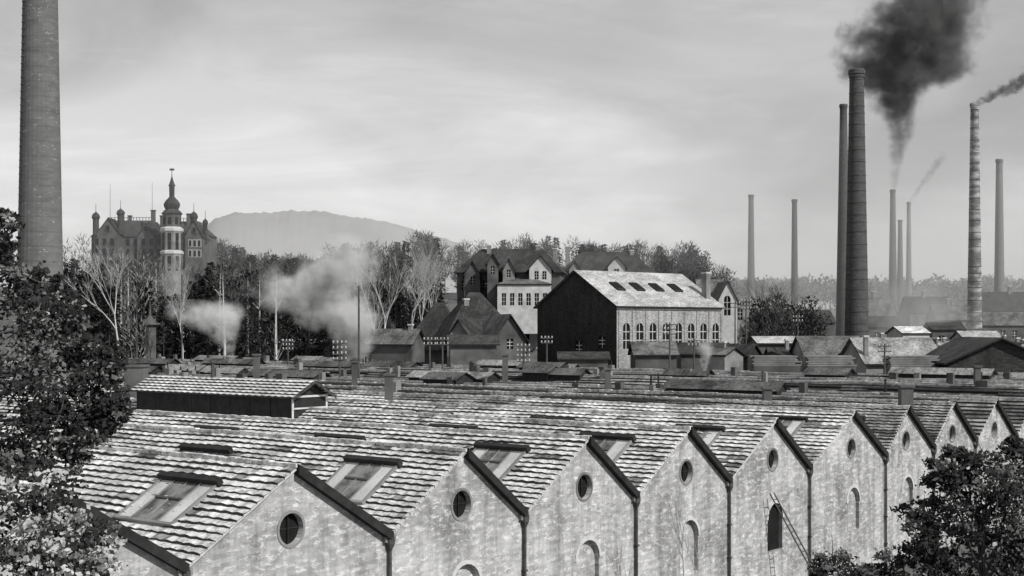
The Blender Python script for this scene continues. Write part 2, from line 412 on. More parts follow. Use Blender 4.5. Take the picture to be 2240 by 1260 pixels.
# ------------------------------------------------------------------ chimneys
def chimney(u0,u1v,vtop,d,wtop,wbase,vbase,mat,rings=0,crown=1):
    c=at(u1v,d); z1=zat(vtop,d); zb=terrain(c.x,c.y); zref=zat(vbase,d)
    rt=wtop/2*d/FPX; rb=wbase/2*d/FPX
    sl_=(rb-rt)/(z1-zref); r0=rt+sl_*(z1-zb)
    def rr(z): return rt+sl_*(z1-z)
    par=empty('factory_chimney',(c.x,c.y,zb))
    mb=MB(); h=max(1.2,rt*1.3)
    prof=[(r0*1.25,zb-.5),(r0*1.25,zb+4),(r0*1.05,zb+4.4)]
    nseg=30
    for i in range(nseg+1):
        z=zb+4.5+(z1-h-zb-4.5)*i/nseg; prof.append((rr(z),z))
    if crown: prof+=[(rt*1.12,z1-h+.1),(rt*1.12,z1-h*.6),(rt*1.22,z1-h*.55),(rt*1.22,z1-.25),(rt*1.1,z1),(rt*.75,z1),(rt*.7,z1-2)]
    else: prof+=[(rt,z1),(rt*.75,z1),(rt*.7,z1-2)]
    mb.lathe(c,prof,28,0)
    mb.obj('shaft',[mat],smooth=False,parent=par)
    mb=MB()
    z=z1-h-.5
    if rings:
        while z>zb+6:
            mb.lathe(c,[(rr(z),z),(rr(z)+.07,z+.02),(rr(z)+.07,z+.14),(rr(z),z+.16)],28,0); z-=rings*U(.6,1.3)
    for i in range(int((z1-zb)/.6)):
        z=zb+2+i*.6
        if z<z1-.3 and z>zb+5:
            r=rr(z)+.02; q=(c.x-r*.75,c.y-r*.66,z); mb.box(q,(.35*.66,-.35*.75,0),(-.1,-.1,0),(0,0,.06),0)
    mb.obj('iron_bands_and_rungs',['metal'],parent=par)
    return c,z1,rt
big=chimney(0,88,-330,120,62,96,600,'chimbig')
cS=chimney(0,1874,152,280,30,52,735,'chimdk',2.2)
chimney(0,1845,228,335,15,30,640,'chimdk')
chimney(0,1643,426,520,11,15,580,'chimmid')
chimney(0,1738,436,450,11,16,680,'chimdk')
cE=chimney(0,1953,415,520,11,17,610,'chimmid')
chimney(0,1969,481,560,9,13,610,'chimmid')
cG=chimney(0,1988,442,600,8,12,620,'chimhz')
cH=chimney(0,2132,226,330,17,32,720,'chimband',2.4)
chimney(0,2186,348,430,14,22,640,'chimhz')
# ------------------------------------------------------------------ generic houses
def house(name,org,th,L,B,z0,ze,zrg,wm,rm,roof='gable',front=[],side=[],right=[],over=.4,sidemat=None,chim=[],hipin=None,bars=True):
    u1=Vector((math.cos(th),math.sin(th),0)); u2=Vector((-math.sin(th),math.cos(th),0)); org=Vector((org[0],org[1],0))
    def G(a,b,z): 
        p=org+u1*a+u2*b; return Vector((p.x,p.y,z))
    par=empty(name,G(L/2,B/2,z0))
    gab=roof=='gable'
    wall('front_wall',[(0,z0),(L,z0),(L,ze),(0,ze)],front,lambda x,y,d:G(x,d,y),[wm,'dark','trim'],.2,par,bars=bars)
    so=[(0,z0),(B,z0),(B,ze)]+([(B/2,zrg)] if gab else [])+[(0,ze)]
    wall('side_wall',so,side,lambda x,y,d:G(.002+d,x,y),[sidemat or wm,'dark','trim'],.2,par,bars=bars)
    wall('end_wall',so,right,lambda x,y,d:G(L-.002-d,x,y),[sidemat or wm,'dark','trim'],.2,par,bars=bars)
    mb=MB(); mb.poly([G(0,B,z0),G(L,B,z0),G(L,B,ze),G(0,B,ze)],0); mb.obj('back_wall',[wm],parent=par)
    mb=MB(); sl_=(zrg-ze)/(B/2); o=over; zo=ze-sl_*o
    T=Vector((0,0,.22))
    if gab:
        rts=[[G(-o,-o,zo),G(L+o,-o,zo),G(L+o,B/2,zrg),G(-o,B/2,zrg)],[G(-o,B+o,zo),G(L+o,B+o,zo),G(L+o,B/2,zrg),G(-o,B/2,zrg)]]
    else:
        hi=B/2 if hipin is None else hipin
        r0,r1=G(hi,B/2,zrg),G(L-hi,B/2,zrg)
        c=[G(-o,-o,zo),G(L+o,-o,zo),G(L+o,B+o,zo),G(-o,B+o,zo)]
        rts=[[c[0],c[1],r1,r0],[c[2],c[3],r0,r1],[c[3],c[0],r0],[c[1],c[2],r1]]
    for q in rts:
        mb.poly([p+T for p in q],0)
        e0,e1=q[0],q[1]
        mb.poly([e0,e1,e1+T,e0+T],1)
        if gab:
            mb.poly([q[1],q[2],q[2]+T,q[1]+T],1); mb.poly([q[3],q[0],q[0]+T,q[3]+T],1)
    mb.obj('roof',[rm,'board'],parent=par)
    if chim:
        mb=MB()
        for (a,b,zt,w) in chim:
            mb.box(G(a,b,ze),u1*w,u2*w,(0,0,zt-ze),0); mb.box(G(a-.1,b-.1,zt),u1*(w+.2),u2*(w+.2),(0,0,.25),1)
        mb.obj('chimney_stacks',['plgrey','trim'],parent=par)
    return par,G,u1,u2
th=math.atan2(.64,.77)
fr=[arch(2.2+i*3.05,11.8,1.6,4.2) for i in range(8)]
par,G,u1,u2=house('brick_factory_hall',(16.8,220),th,25,19.5,0,18.8,24.6,'brick2','tilefar',front=fr,over=.5,sidemat='brickdark',side=[rect(3.5,12,1.6,1.8),rect(9,11,1.6,2)],chim=[(23.4,2.0,24.6,1.1)])  # gable side far darker than the front: its shade is in the brick colour
mb=MB()
def hr(a,b,up): return G(a,b,18.8+5.8*b/9.75+up)
for i in range(4):
    a=4+i*4.6
    o=hr(a,3.9,.15); mb.box(o,u1*1.9,hr(a,6.0,.15)-o,(0,0,.35),0)
    o=hr(a+.15,4.1,.51); mb.poly([o,o+u1*1.6,hr(a+.15,5.8,.51)+u1*1.6,hr(a+.15,5.8,.51)],1)
for i in range(9): mb.box(G(.4+i*3.05,-.12,8),u1*.5,u2*.118,(0,0,10.0),3)
mb.box(G(0,-.2,18.2),u1*25,u2*.198,(0,0,.35),3)
mb.obj('roof_lights_and_piers',['board','dark','plaster','brick2'],parent=par)
def gablehouse(name,uL,uR,d,vbase,veave,vapex,depth,wm,rm,holes=[],rot=0,over=.3):
    pL,pR=at(uL,d),at(uR,d); B=(pR-pL).length
    z0=zat(vbase,d) if vbase else terrain(pL.x,d)-.5
    return house(name,(pR.x,pR.y),math.pi/2+rot,depth,B,z0,zat(veave,d),zat(vapex,d),wm,rm,side=holes,over=over)
gablehouse('gabled_house',1572,1612,250,None,655,616,12,'plaster','roofgrey',[arch(1.75,zat(690,250),1.2,3.6)])
p=at(1600,258); house('house_annex',(p.x,p.y),.1,3.4,6,0,zat(662,258),zat(640,258),'plgrey','roofgrey',front=[rect(1.7,zat(700,258),.9,2.2)],over=.3)
p=at(1530,266); house('house_annex',(p.x,p.y),0,5,8,0,zat(640,266),zat(612,266),'plgrey','roofgrey',over=.3)
d=300; p=at(1000,d+6)
zg=lambda v,dd=d: zat(v,dd)
front=[rect(8+i*2.6,zg(672),1.2,2.1) for i in range(6)]+[rect(1.5+i*2.4,zg(632),1.1,2.0) for i in range(9)]
house('villa_with_dark_roof',(p.x,p.y),-.12,23,13,zg(720),zg(590),zg(540),'pldk','roofdark','hip',front=front,over=.7,chim=[(6,5,zg(532),.9),(17,6,zg(533),1.0),(21,5,zg(540),.8)],hipin=4.5)
gablehouse('villa_gable_wing',1158,1206,d-2,None,588,560,8,'plaster','roofdark',[rect(1.5,zg(612),.9,1.8),rect(3.2,zg(612),.9,1.8),rect(1.5,zg(640),.9,1.6),rect(3.2,zg(640),.9,1.6)],over=.5)
gablehouse('villa_gable_wing',1100,1126,296,None,592,566,8,'plgrey','roofdark',[rect(1.3,zg(606,296),.8,1.6)],over=.4)
gablehouse('villa_gable_wing',1016,1050,300,None,600,572,8,'pldk','roofdark',[rect(1.6,zg(622),.9,1.7)],over=.4)
front=[rect(1.4+i*1.75,zg(668,292),.9,2.6) for i in range(6)]
p=at(1088,292); house('villa_wing',(p.x,p.y),0,11.2,6,zg(730,292),zg(622,292),zg(612,292),'plaster','roofgrey','hip',front=front,over=.3)
gablehouse('villa_gable_wing',1066,1090,296,None,575,556,7,'pldk','roofdark',[rect(1.2,zg(600,296),.8,1.8)],over=.4)
p=at(1222,335); house('villa_with_dark_roof',(p.x,p.y),.02,24,12,zat(720,335),zat(598,335),zat(550,335),'pldk','roofdark','hip',front=[rect(2+i*2.5,zat(625,335),1.1,2) for i in range(9)],over=.7,chim=[(2,5,zat(538,335),1),(18,5,zat(546,335),1)])
gablehouse('villa_gable_wing',1330,1368,330,None,584,562,8,'plaster','roofdark',[rect(2.1,zat(602,330),1.2,1.5)],over=.5)
gablehouse('villa_gable_wing',1245,1270,331,None,590,572,8,'plgrey','roofdark',[],over=.4)
d=222
p=at(895,d+6); house('cottage_with_hipped_roof',(p.x,p.y),-.25,8,8,0,zat(745,d),zat(662,d),'pldk','roofdark','hip',over=.8,hipin=3.2)
p=at(968,d-2); house('cottage_with_hipped_roof',(p.x,p.y),.35,14.5,11,0,zat(752,d),zat(642,d+4),'pldk','roofdark','hip',over=.8,chim=[(5,4,zat(655,d),.8)],hipin=6.2,front=[rect(2+i*2.4,9.6,1.2,1.8) for i in range(5)])
gablehouse('cottage_gable_wing',1075,1150,214,None,742,690,9,'pldk','roofgrey',[rect(2.6,zat(765,206),1.1,1.6)],rot=.35,over=.6)
gablehouse('cottage_gable_wing',975,1030,212,None,740,700,9,'plgrey','roofdark',[rect(1.9,zat(762,203),1.1,1.6)],rot=-.3,over=.6)
p=at(985,207); house('yard_shed',(p.x,p.y),.1,7,4,0,zat(752,207),zat(736,207),'pldk','roofdark',over=.5)
p=at(812,217); house('low_house',(p.x,p.y),-.35,7,5,0,zat(750,217),zat(722,217),'pldk','roofgrey',over=.5,chim=[(5.5,2,zat(712,217),.6)])
for (u0,u1_,dd,ve,vr,rm) in ((545,735,262,757,744,'tilefar'),(260,420,262,752,738,'roofgrey'),(430,540,262,760,748,'roofdark'),(1390,1480,205,776,750,'roofgrey'),(1490,1600,212,774,752,'roofdark'),(1660,1765,225,752,738,'tilefar'),(1225,1330,204,786,772,'roofdark')):
    p=at(u0,dd); Lw=(u1_-u0)/FPX*dd
    house('low_workshop',(p.x,p.y),U(-.06,.1),Lw,7,0,zat(ve,dd),zat(vr,dd+3),'pldk',rm,over=.4)
placed=[]; tries=0
while len(placed)<50 and tries<1200:
    tries+=1
    dd=U(172,262); uu=U(240,2260)
    c=at(uu,dd)
    if inside_works(c.x,c.y,4): continue
    if 1180<uu<1580 and dd>198: continue
    if 870<uu<1180 and dd>200: continue
    if any((c-q).length<7.5 for q in placed): continue
    placed.append(c)
    L=U(3,9); B=U(3,6); zt=zat(U(745,780),dd); rh=U(.7,1.9)
    thh=random.choice([U(-.2,.3),.9,-.67+U(-.1,.1)])
    house('yard_shed',(c.x,c.y),thh,L,B,0,zt-rh,zt,random.choice(['pldk','pldk','plgrey','board']),random.choice(['roofdark','roofdark','roofgrey','tile2','tile2']),over=.35,chim=[(L*.5,B*.4,zt+U(.4,1.3),.5)] if R()<.5 else [])
for uu,dd in ((1700,176),(1820,170),(620,258),(2000,168)):
    c=at(uu,dd); mb=MB(); zt=zat(778,dd)
    mb.box((c.x-3,c.y,0),(6,0,0),(0,3,0),(0,0,zt-1.3),1)
    for i in range(6):
        for j in range(7): mb.box((c.x-3+U(-.3,.2),c.y+j*.42,zt-1.29+i*.22),(U(5,6.3),0,0),(0,.38,0),(0,0,.17),0)
    mb.obj('timber_stack',['plgrey','pldk'])
c=at(328,245); par=empty('roof_turret',(c.x,c.y,10)); mb=MB()
mb.lathe(c,[(1.1,0),(1.1,zat(712,235)),(1.7,zat(710,235)),(.25,zat(690,235)),(.05,zat(655,235))],8,0); mb.obj('cupola',['pldk'],parent=par)
p=at(1768,190); house('factory_workshop',(p.x,p.y),.1,8.5,9,0,zat(790,190),zat(738,195),'plgrey','roofgrey',over=.4)
p=at(1895,175); house('factory_workshop',(p.x,p.y),.15,10.5,9,0,zat(795,175),zat(742,180),'plgrey','tile2',over=.4,chim=[(.2,1,zat(738,175),.5)])
gablehouse('timber_gabled_house',2075,2300,165,None,792,742,14,'brickdark','roofdark',over=.7)
for (u0,u1_,dd,ve,vr,rm,wm) in ((1975,2035,270,730,716,'tile','plaster'),(2110,2192,266,742,726,'tilefar','plgrey'),(2040,2110,300,722,706,'roofdark','pldk'),(2150,2300,330,712,684,'roofgrey','pldk'),(1900,1975,330,716,694,'roofdark','pldk'),(1640,1700,300,715,690,'roofdark','pldk'),(1690,1830,320,706,680,'roofdark','pldk'),(1895,1960,380,690,652,'roofgrey','plgrey'),(1990,2090,400,684,650,'roofdark','plgrey'),(2050,2130,360,700,668,'roofgrey','plgrey'),(2150,2320,410,680,640,'roofdark','plgrey')):
    p=at(u0,dd); Lw=(u1_-u0)/FPX*dd
    house('low_workshop' if dd<350 else 'factory_block',(p.x,p.y),U(-.1,.1),Lw,9,0,zat(ve,dd),zat(vr,dd+4),wm,rm,over=.3,front=[rect(2+i*3,zat(ve,dd)-3,1.2,1.8) for i in range(int(Lw/3)-1)],chim=[(Lw*.4,4,zat(vr-14,dd),.9)] if dd>350 else [])
# ------------------------------------------------------------------ mansion on the hill
D=350.
cpar=empty('mansion_with_onion_tower',at(325,D,24))
def cz(v): return zat(v,D)
def castle_part(mb,uL,uR,dd,dep,vb,ve,vr,gable=False):
    pL,pR=at(uL,dd),at(uR,dd); z0,ze,zr_=cz(vb),cz(ve),cz(vr)
    a=pR-pL; b=Vector((0,dep,0))
    mb.box((pL.x,pL.y,z0),a,b,(0,0,ze-z0),0)
    A0=[Vector((pL.x-.3,dd-.3,ze+.01)),Vector((pR.x+.3,dd-.3,ze+.01)),Vector((pR.x+.3,dd+dep+.3,ze+.01)),Vector((pL.x-.3,dd+dep+.3,ze+.01))]
    if gable:
        m=(A0[0]+A0[1])/2; m.z=zr_; m2=(A0[2]+A0[3])/2; m2.z=zr_
        mb.poly([A0[0]+Vector((0,.35,0)),A0[1]+Vector((0,.35,0)),m+Vector((0,.35,-.3))],0); mb.poly([A0[1],A0[2],m2,m],1); mb.poly([A0[3],A0[0],m,m2],1)
    else:
        i=dep*.28; zt=zr_
        Bt=[Vector((p.x+sx*i,p.y+sy*i,zt)) for p,(sx,sy) in zip(A0,((1,1),(-1,1),(-1,-1),(1,-1)))]
        for q in range(4): mb.poly([A0[q],A0[(q+1)%4],Bt[(q+1)%4],Bt[q]],1)
        mb.poly(Bt,1)
        q=Bt[0].x
        while q<Bt[1].x: mb.box((q,Bt[0].y,zt),(.12,0,0),(0,.12,0),(0,0,.9),3); q+=.8
        mb.box((Bt[0].x,Bt[0].y+.02,zt+.7),(Bt[1].x-Bt[0].x,0,0),(0,.06,0),(0,0,.1),3)
mb=MB()
castle_part(mb,200,352,D,13,640,518,480)
castle_part(mb,352,450,D+3,13,640,512,480)
castle_part(mb,212,262,D-2,6,640,514,477,True)
castle_part(mb,405,444,D-3,8,640,522,483,True)
castle_part(mb,300,338,D-1,4,640,522,492,True)
def win(uc,vc,w,h,dd,mi=2,fmi=0):
    c=at(uc,dd); z=cz(vc)
    mb.box((c.x-w/2-.15,dd-.08,z-h/2-.15),(w+.3,0,0),(0,.09,0),(0,0,h+.3),fmi)
    mb.box((c.x-w/2,dd-.12,z-h/2),(w,0,0),(0,.05,0),(0,0,h),mi)
for uu in range(212,350,17):
    for vv in (530,552,576): win(uu,vv,.9,1.7,D-2.06 if uu<262 else (D-1.06 if 298<uu<340 else D))
for uu in (416,426,436):
    for vv in (534,556): win(uu,vv,.7,1.6,D-3.06,2,4)
for uu in (236,319,425): win(uu,500 if uu!=425 else 505,.8,1.3,D-2.1 if uu==236 else (D-1.1 if uu==319 else D-3.1))
tc_=at(376,D-5); 
mb.lathe(tc_,[(2.7,20),(2.7,cz(560)),(2.95,cz(558)),(2.95,cz(553)),(2.6,cz(551)),(2.6,cz(512)),(2.9,cz(509)),(2.9,cz(503)),(2.3,cz(500)),(2.3,cz(474)),(2.7,cz(471))],8,[5,4,4,4,5,4,4,4,0,0],a0=math.pi/8)
for a_ in range(8):
    t=a_*math.pi/4
    for zc,r_,hh in ((cz(585),2.5,2.2),(cz(572),2.5,2.),(cz(540),2.42,2.),(cz(522),2.42,2.0),(cz(487),2.14,1.8)):
        o=Vector((tc_.x+math.cos(t)*r_,tc_.y+math.sin(t)*r_,zc-hh/2)); tt=Vector((-math.sin(t),math.cos(t),0)); rr_=Vector((math.cos(t),math.sin(t),0))
        mb.box(o-tt*.42,tt*.84,rr_*.08,(0,0,hh),2)
mb.lathe(tc_,[(2.7,cz(471)),(2.2,cz(466)),(1.65,cz(462)),(2.0,cz(456)),(2.1,cz(450)),(1.6,cz(443)),(.9,cz(437)),(.65,cz(434)),(.7,cz(412)),(.9,cz(411)),(.6,cz(405)),(.3,cz(397)),(.1,cz(390)),(.06,cz(372))],10,1)
mb.box((tc_.x-.6,tc_.y,cz(378)),(1.2,0,0),(0,.06,0),(0,0,.5),3)
for (uu,vb,vt,r_) in ((211,490,463,1.0),(425,490,462,1.0),(265,480,456,1.0),(450,500,478,.7)):
    c=at(uu,D); c.y=D-.5
    zb_,zt_=cz(vb),cz(vt)
    mb.lathe(c,[(r_*.8,zb_-4),(r_*.8,zb_+(zt_-zb_)*.35),(r_*1.1,zb_+(zt_-zb_)*.5),(r_*.9,zb_+(zt_-zb_)*.75),(r_*.3,zb_+(zt_-zb_)*.92),(.07,zt_),(.05,zt_+2)],10,1)
for (uu,vt,w) in ((258,462,1.3),(330,458,1.0),(408,466,1.1),(280,470,.8),(350,470,.9)):
    c=at(uu,D+5); mb.box((c.x,c.y,cz(500)),(w,0,0),(0,w,0),(0,0,cz(vt)-cz(500)),0); mb.box((c.x-.12,c.y-.12,cz(vt)),(w+.24,0,0),(0,w+.24,0),(0,0,.3),1)
for uu,vt in ((241,400),(333,398)):
    c=at(uu,D+2); mb.tube((c.x,c.y,cz(490)),(c.x,c.y,cz(vt)),.07,.04,5,3)
mb.obj('mansion_body',['pldk','roofdark','dark','metal','trim','plgrey'],parent=cpar)
# ------------------------------------------------------------------ hill
mb=MB(); n1,n2=140,14
pk=[(300,600),(440,505),(470,474),(520,466),(600,461),(640,461),(700,464),(780,474),(860,487),(950,515),(1100,560),(1140,600)]
for j in range(n2):
    dd=2300+j*60
    for i in range(n1):
        uu=300+i*6
        v=600
        for q in range(len(pk)-1):
            if pk[q][0]<=uu<=pk[q+1][0]:
                v=pk[q][1]+(pk[q+1][1]-pk[q][1])*(uu-pk[q][0])/(pk[q+1][0]-pk[q][0])
        zt=zat(v,2700); f=math.sin(math.pi/2*min(1,j/7))
        if j>8: f=1-(j-8)*.1
        p=at(uu,dd); mb.v.append((p.x,p.y,20+(zt-20)*f+ noise.noise(Vector((p.x*.02,p.y*.02,0)))*6*f+U(-1.8,1.8)))
for j in range(n2-1):
    for i in range(n1-1): mb.f.append((j*n1+i,j*n1+i+1,(j+1)*n1+i+1,(j+1)*n1+i)); mb.m.append(0)
mb.obj('distant_hill',['hill'],smooth=True)
# ------------------------------------------------------------------ vegetation
def interp(tab,x):
    if x<=tab[0][0]: return tab[0][1]
    for q in range(len(tab)-1):
        if x<=tab[q+1][0]:
            return tab[q][1]+(tab[q+1][1]-tab[q][1])*(x-tab[q][0])/(tab[q+1][0]-tab[q][0])
    return tab[-1][1]
def sliver(mb,p,d,l,w,mi):
    s=d.orthogonal(); s.rotate(Matrix.Rotation(R()*6.28,3,d)) ; s=s.normalized()*w
    n=len(mb.v); mb.v+=[tuple(p-s),tuple(p+s),tuple(p+d*l)]; mb.f.append((n,n+1,n+2)); mb.m.append(mi)
def rv():
    while 1:
        v=Vector((U(-1,1),U(-1,1),U(-1,1)))
        if .05<v.length<1: return v
def baretree(mb,b,h,cr,k,tm,wm,w=.07):
    top=b+Vector((U(-.4,.4),U(-.4,.4),h*.9)); mid=b+(top-b)*.5+Vector((U(-.3,.3),0,0))
    mb.tube(b,mid,.012*h+.05,.008*h+.03,5,tm); mb.tube(mid,top,.008*h+.03,.03,4,tm)
    for q in range(7):
        f=U(.3,.85); p=b+(top-b)*f; dr=Vector((U(-1,1),U(-1,1),U(.5,1.4))).normalized(); mb.tube(p,p+dr*cr*U(.6,1),.004*h+.02,.02,3,tm)
    for q in range(k):
        f=U(.28,1.0); rad=cr*math.sin(math.pi*min(1,(f-.2)/.85))**.7
        an=R()*6.28; rr_=rad*math.sqrt(R())
        p=b+Vector((math.cos(an)*rr_,math.sin(an)*rr_,h*f*U(.9,1)))
        d=Vector((math.cos(an)*.5+U(-.4,.4),math.sin(an)*.5+U(-.4,.4),U(.3,1.2))).normalized()
        sliver(mb,p,d,U(.6,1.7),w*U(.6,1.4),wm)
def conifer(mb,b,h,cr,k,tm,wm):
    mb.tube(b,b+Vector((0,0,h)),.15,.04,5,tm)
    for q in range(k):
        f=R()**.8; rad=cr*(1-f)+.25; an=R()*6.28; rr_=rad*U(.3,1)
        p=b+Vector((math.cos(an)*rr_,math.sin(an)*rr_,h*(.12+.88*f)))
        d=Vector((math.cos(an),math.sin(an),U(-.5,.3))).normalized(); sliver(mb,p,d,U(.5,1.3),U(.15,.35),wm)
def roundtree(mb,b,h,cr,k,tm,wm,sz=(.2,.5)):
    mb.tube(b,b+Vector((0,0,h*.7)),.18,.08,5,tm)
    cs=[b+Vector((U(-.6,.6)*cr,U(-.6,.6)*cr,h*U(.45,.85))) for _ in range(6)]
    for q in range(k):
        c=random.choice(cs); v=rv()*cr*.65; v.z*=.8
        sliver(mb,c+v,rv().normalized(),U(*sz)*1.6,U(*sz)*.6,wm)
prof=[(120,510),(190,508),(205,528),(340,538),(352,580),(400,582),(412,545),(470,520),(540,530),(600,548),(700,545),(760,520),(850,532),(890,495),(940,500),(1000,530),(1100,520),(1180,505),(1250,520),(1350,520),(1450,535),(1500,522),(1560,555),(1620,575),(1700,598),(2300,600)]
mb=MB()
for i in range(190):
    uu=U(440,1600); dd=U(345,430)
    v=interp(prof,uu)+U(-6,28); p=at(uu,dd); gz=terrain(p.x,p.y); h=max(6,min(24,zat(v,dd)-gz)); b=Vector((p.x,p.y,gz-.3))
    if R()<.45: conifer(mb,b,h*.93,2.8,360,0,2) if R()<.5 else roundtree(mb,b,h,3.6,360,0,2)
    else: baretree(mb,b,h,3.4,380,0,1,.1)
mb.obj('distant_woodland',['bark','twig','conif'])
mb=MB()
for i in range(200):
    uu=U(125,960); dd=U(238,318)
    v=interp(prof,uu)+(U(0,45) if uu<860 else U(40,90)); p=at(uu,dd); gz=terrain(p.x,p.y); h=max(5,min(27,zat(v,dd)-gz)); b=Vector((p.x,p.y,gz-.3))
    q=R()
    if q<.5: conifer(mb,b,h*.82,3.0,430,0,2)
    elif q<.66: roundtree(mb,b,h*.78,3.3,420,0,2)
    else: baretree(mb,b,h,3.0,300,3 if R()<.3 else 0,1 if R()<.85 else 4,.085)
for i in range(220):
    uu=U(140,940); dd=U(246,305); p=at(uu,dd); gz=terrain(p.x,p.y); roundtree(mb,Vector((p.x,p.y,gz-.3)),U(7,12),3.6,230,0,2)
mb.obj('woodland_edge',['bark','twig','conif','barkp','twigp'])
mb=MB()
for i in range(34):
    uu=random.choice([U(1620,1800),U(1640,1720)]); dd=U(255,300); p=at(uu,dd); gz=terrain(p.x,p.y); v=U(615,690); h=max(5,zat(v,dd)-gz)
    roundtree(mb,Vector((p.x,p.y,gz)),h,3.0,300,0,2) if R()<.5 else baretree(mb,Vector((p.x,p.y,gz)),h,3,350,0,1,.1)
for i in range(14):
    uu=U(1440,1560); dd=U(290,330); p=at(uu,dd); gz=terrain(p.x,p.y); h=max(5,zat(U(575,610),dd)-gz); baretree(mb,Vector((p.x,p.y,gz)),h,3,350,0,1,.1)
for i in range(40):
    uu=U(1780,2350); dd=U(340,520); p=at(uu,dd); gz=terrain(p.x,p.y); h=max(6,min(15,zat(U(640,690),dd)-gz)); roundtree(mb,Vector((p.x,p.y,gz)),h,4.5,220,0,2,(.35,.8))
mb.obj('woodland_thicket',['bark','twig','conif'])
mb=MB()
for i in range(420):
    uu=U(1500,2500); dd=U(560,1000); v=602+U(-8,14); p=at(uu,dd); gz=terrain(p.x,p.y); h=max(6,min(22,zat(v,dd)-gz))
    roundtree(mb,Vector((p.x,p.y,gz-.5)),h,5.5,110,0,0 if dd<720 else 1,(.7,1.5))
mb.obj('distant_tree_line',['hazet','hazet2'])
def grow(mb,p,d,l,r,dep,mi,spread=.55):
    q=p
    n=3
    for i in range(n):
        d=(d+Vector((U(-1,1),U(-1,1),U(-.3,.8)))*.12).normalized(); q2=q+d*l/n
        mb.tube(q,q2,r*(1-i*.18),r*(1-(i+1)*.18),5 if dep>2 else 3,mi); q=q2
        if dep>0 and i>0:
            for _ in range(1 if dep>1 else 2):
                dd=(d+Vector((U(-1,1),U(-1,1),U(-.3,.6)))*spread).normalized(); grow(mb,q,dd,l*U(.5,.75),r*.5,dep-1,mi,spread)
    if dep>0:
        for _ in range(2):
            dd=(d+Vector((U(-1,1),U(-1,1),U(-.1,.6)))*spread).normalized(); grow(mb,q,dd,l*U(.6,.8),r*.5,dep-1,mi,spread)
for (uu,dd,vt,name,mi,rad) in ((262,236,548,'bare_birch_tree','barkp',.24),(845,236,560,'bare_birch_tree','barkp',.18),(893,238,545,'bare_birch_tree','barkp',.2),(925,236,556,'bare_birch_tree','barkp',.2),(950,238,570,'bare_birch_tree','barkp',.18),(820,236,610,'bare_birch_tree','barkp',.17),(400,238,590,'bare_birch_tree','barkp',.14),(1700,240,620,'bare_tree','bark',.16),(1495,61,1070,'bare_sapling','barkp',.06),(1520,62,1150,'bare_sapling','barkp',.04)):
    mb=MB(); p=at(uu,dd); gz=terrain(p.x,p.y); h=zat(vt,dd)-gz
    if 'sapling' in name: mb.tube(p+Vector((0,0,gz)),p+Vector((.1,0,gz+h*.45)),rad*1.4,rad,6,0); grow(mb,p+Vector((.1,0,gz+h*.45)),Vector((0,0,1)),h*.22,rad,3,0,.5)
    else:
        mb.tube(p+Vector((0,0,gz-.3)),p+Vector((0,0,gz+h*.35)),rad*1.3,rad,6,0); grow(mb,p+Vector((0,0,gz+h*.35)),Vector((0,0,1)),h*.26,rad,4,0,.55)
    mb.obj(name,[mi])
def leafclumps(mb,cl,per,ls,mis,wts):
    for (c,r) in cl:
        subs=[c+rv()*r*.9 for _ in range(16)]
        for sc in subs:
            mi0=random.choices(mis,wts)[0]; sr=r*U(.12,.28)
            for _ in range(per):
                p=sc+Vector((random.gauss(0,sr),random.gauss(0,sr),random.gauss(0,sr*.6)))
                a=rv().normalized(); b=a.orthogonal().normalized(); s=ls*U(.5,1.4)
                n=len(mb.v); mb.v+=[tuple(p-a*s),tuple(p+b*s*.6),tuple(p+a*s),tuple(p-b*s*.6)]; mb.f.append((n,n+1,n+2,n+3))
                mb.m.append(mi0 if R()<.88 else random.choices(mis,wts)[0])
def limb(mb,p0,p1,r0,r1,mi,n=5,wob=.08):
    prev=p0; L=(p1-p0).length
    for i in range(1,n+1):
        f=i/n; q=p0+(p1-p0)*f+(rv()*wob*L*(1-f*.5) if i<n else Vector()); q.z+=math.sin(f*math.pi)*L*.05
        mb.tube(prev,q,r0+(r1-r0)*(i-1)/n,r0+(r1-r0)*f,6,mi); prev=q
d0=20.
spec=[(-30,545,70),(10,490,30),(15,600,75),(90,625,50),(40,720,110),(140,700,55),(175,745,70),(240,795,42),(110,820,100),(215,850,60),(20,860,120),(130,910,90),(250,900,36),(200,930,55),(60,980,100),(160,985,50),(130,660,40)]
mb=MB(); cl=[(P(u_,v_,d0+U(-1,1)),r_*d0/3000) for u_,v_,r_ in spec]
leafclumps(mb,cl,64,.042,[0,1,2],[.76,.19,.05])
tb=at(-190,d0+1.0); limb(mb,tb+Vector((0,0,0)),P(-110,420,d0+.5),.32,.08,3,8,.02)
for (c,r) in cl:
    st=Vector((tb.x+.2,tb.y,c.z-U(.3,1.0))); limb(mb,st,c,.04,.014,3 if R()<.7 else 4,5,.06)
    for _ in range(5): limb(mb,c,c+rv()*r*1.35,.013,.005,3,3,.1)
mb.obj('pine_tree',['leafd','leafm','leafl','bark','barkp'])
spec=[(30,1080,90),(120,1090,70),(60,1190,100),(170,1180,75),(20,1250,90),(120,1260,90),(210,1250,60),(230,1170,35)]
mb=MB(); cl=[(P(u_,v_,17+U(-1,1)),r_*17/3000) for u_,v_,r_ in spec]
leafclumps(mb,cl,52,.042,[0,1,2],[.35,.32,.33])
tb=at(40,17.5)
limb(mb,tb,P(60,1240,17.2),.16,.07,3,8,.02)
for (c,r) in cl: limb(mb,P(60,1260,17.2),c,.035,.012,4,4,.08)
mb.obj('leafy_tree',['leafd','leafm','leafl','bark','barkp'])
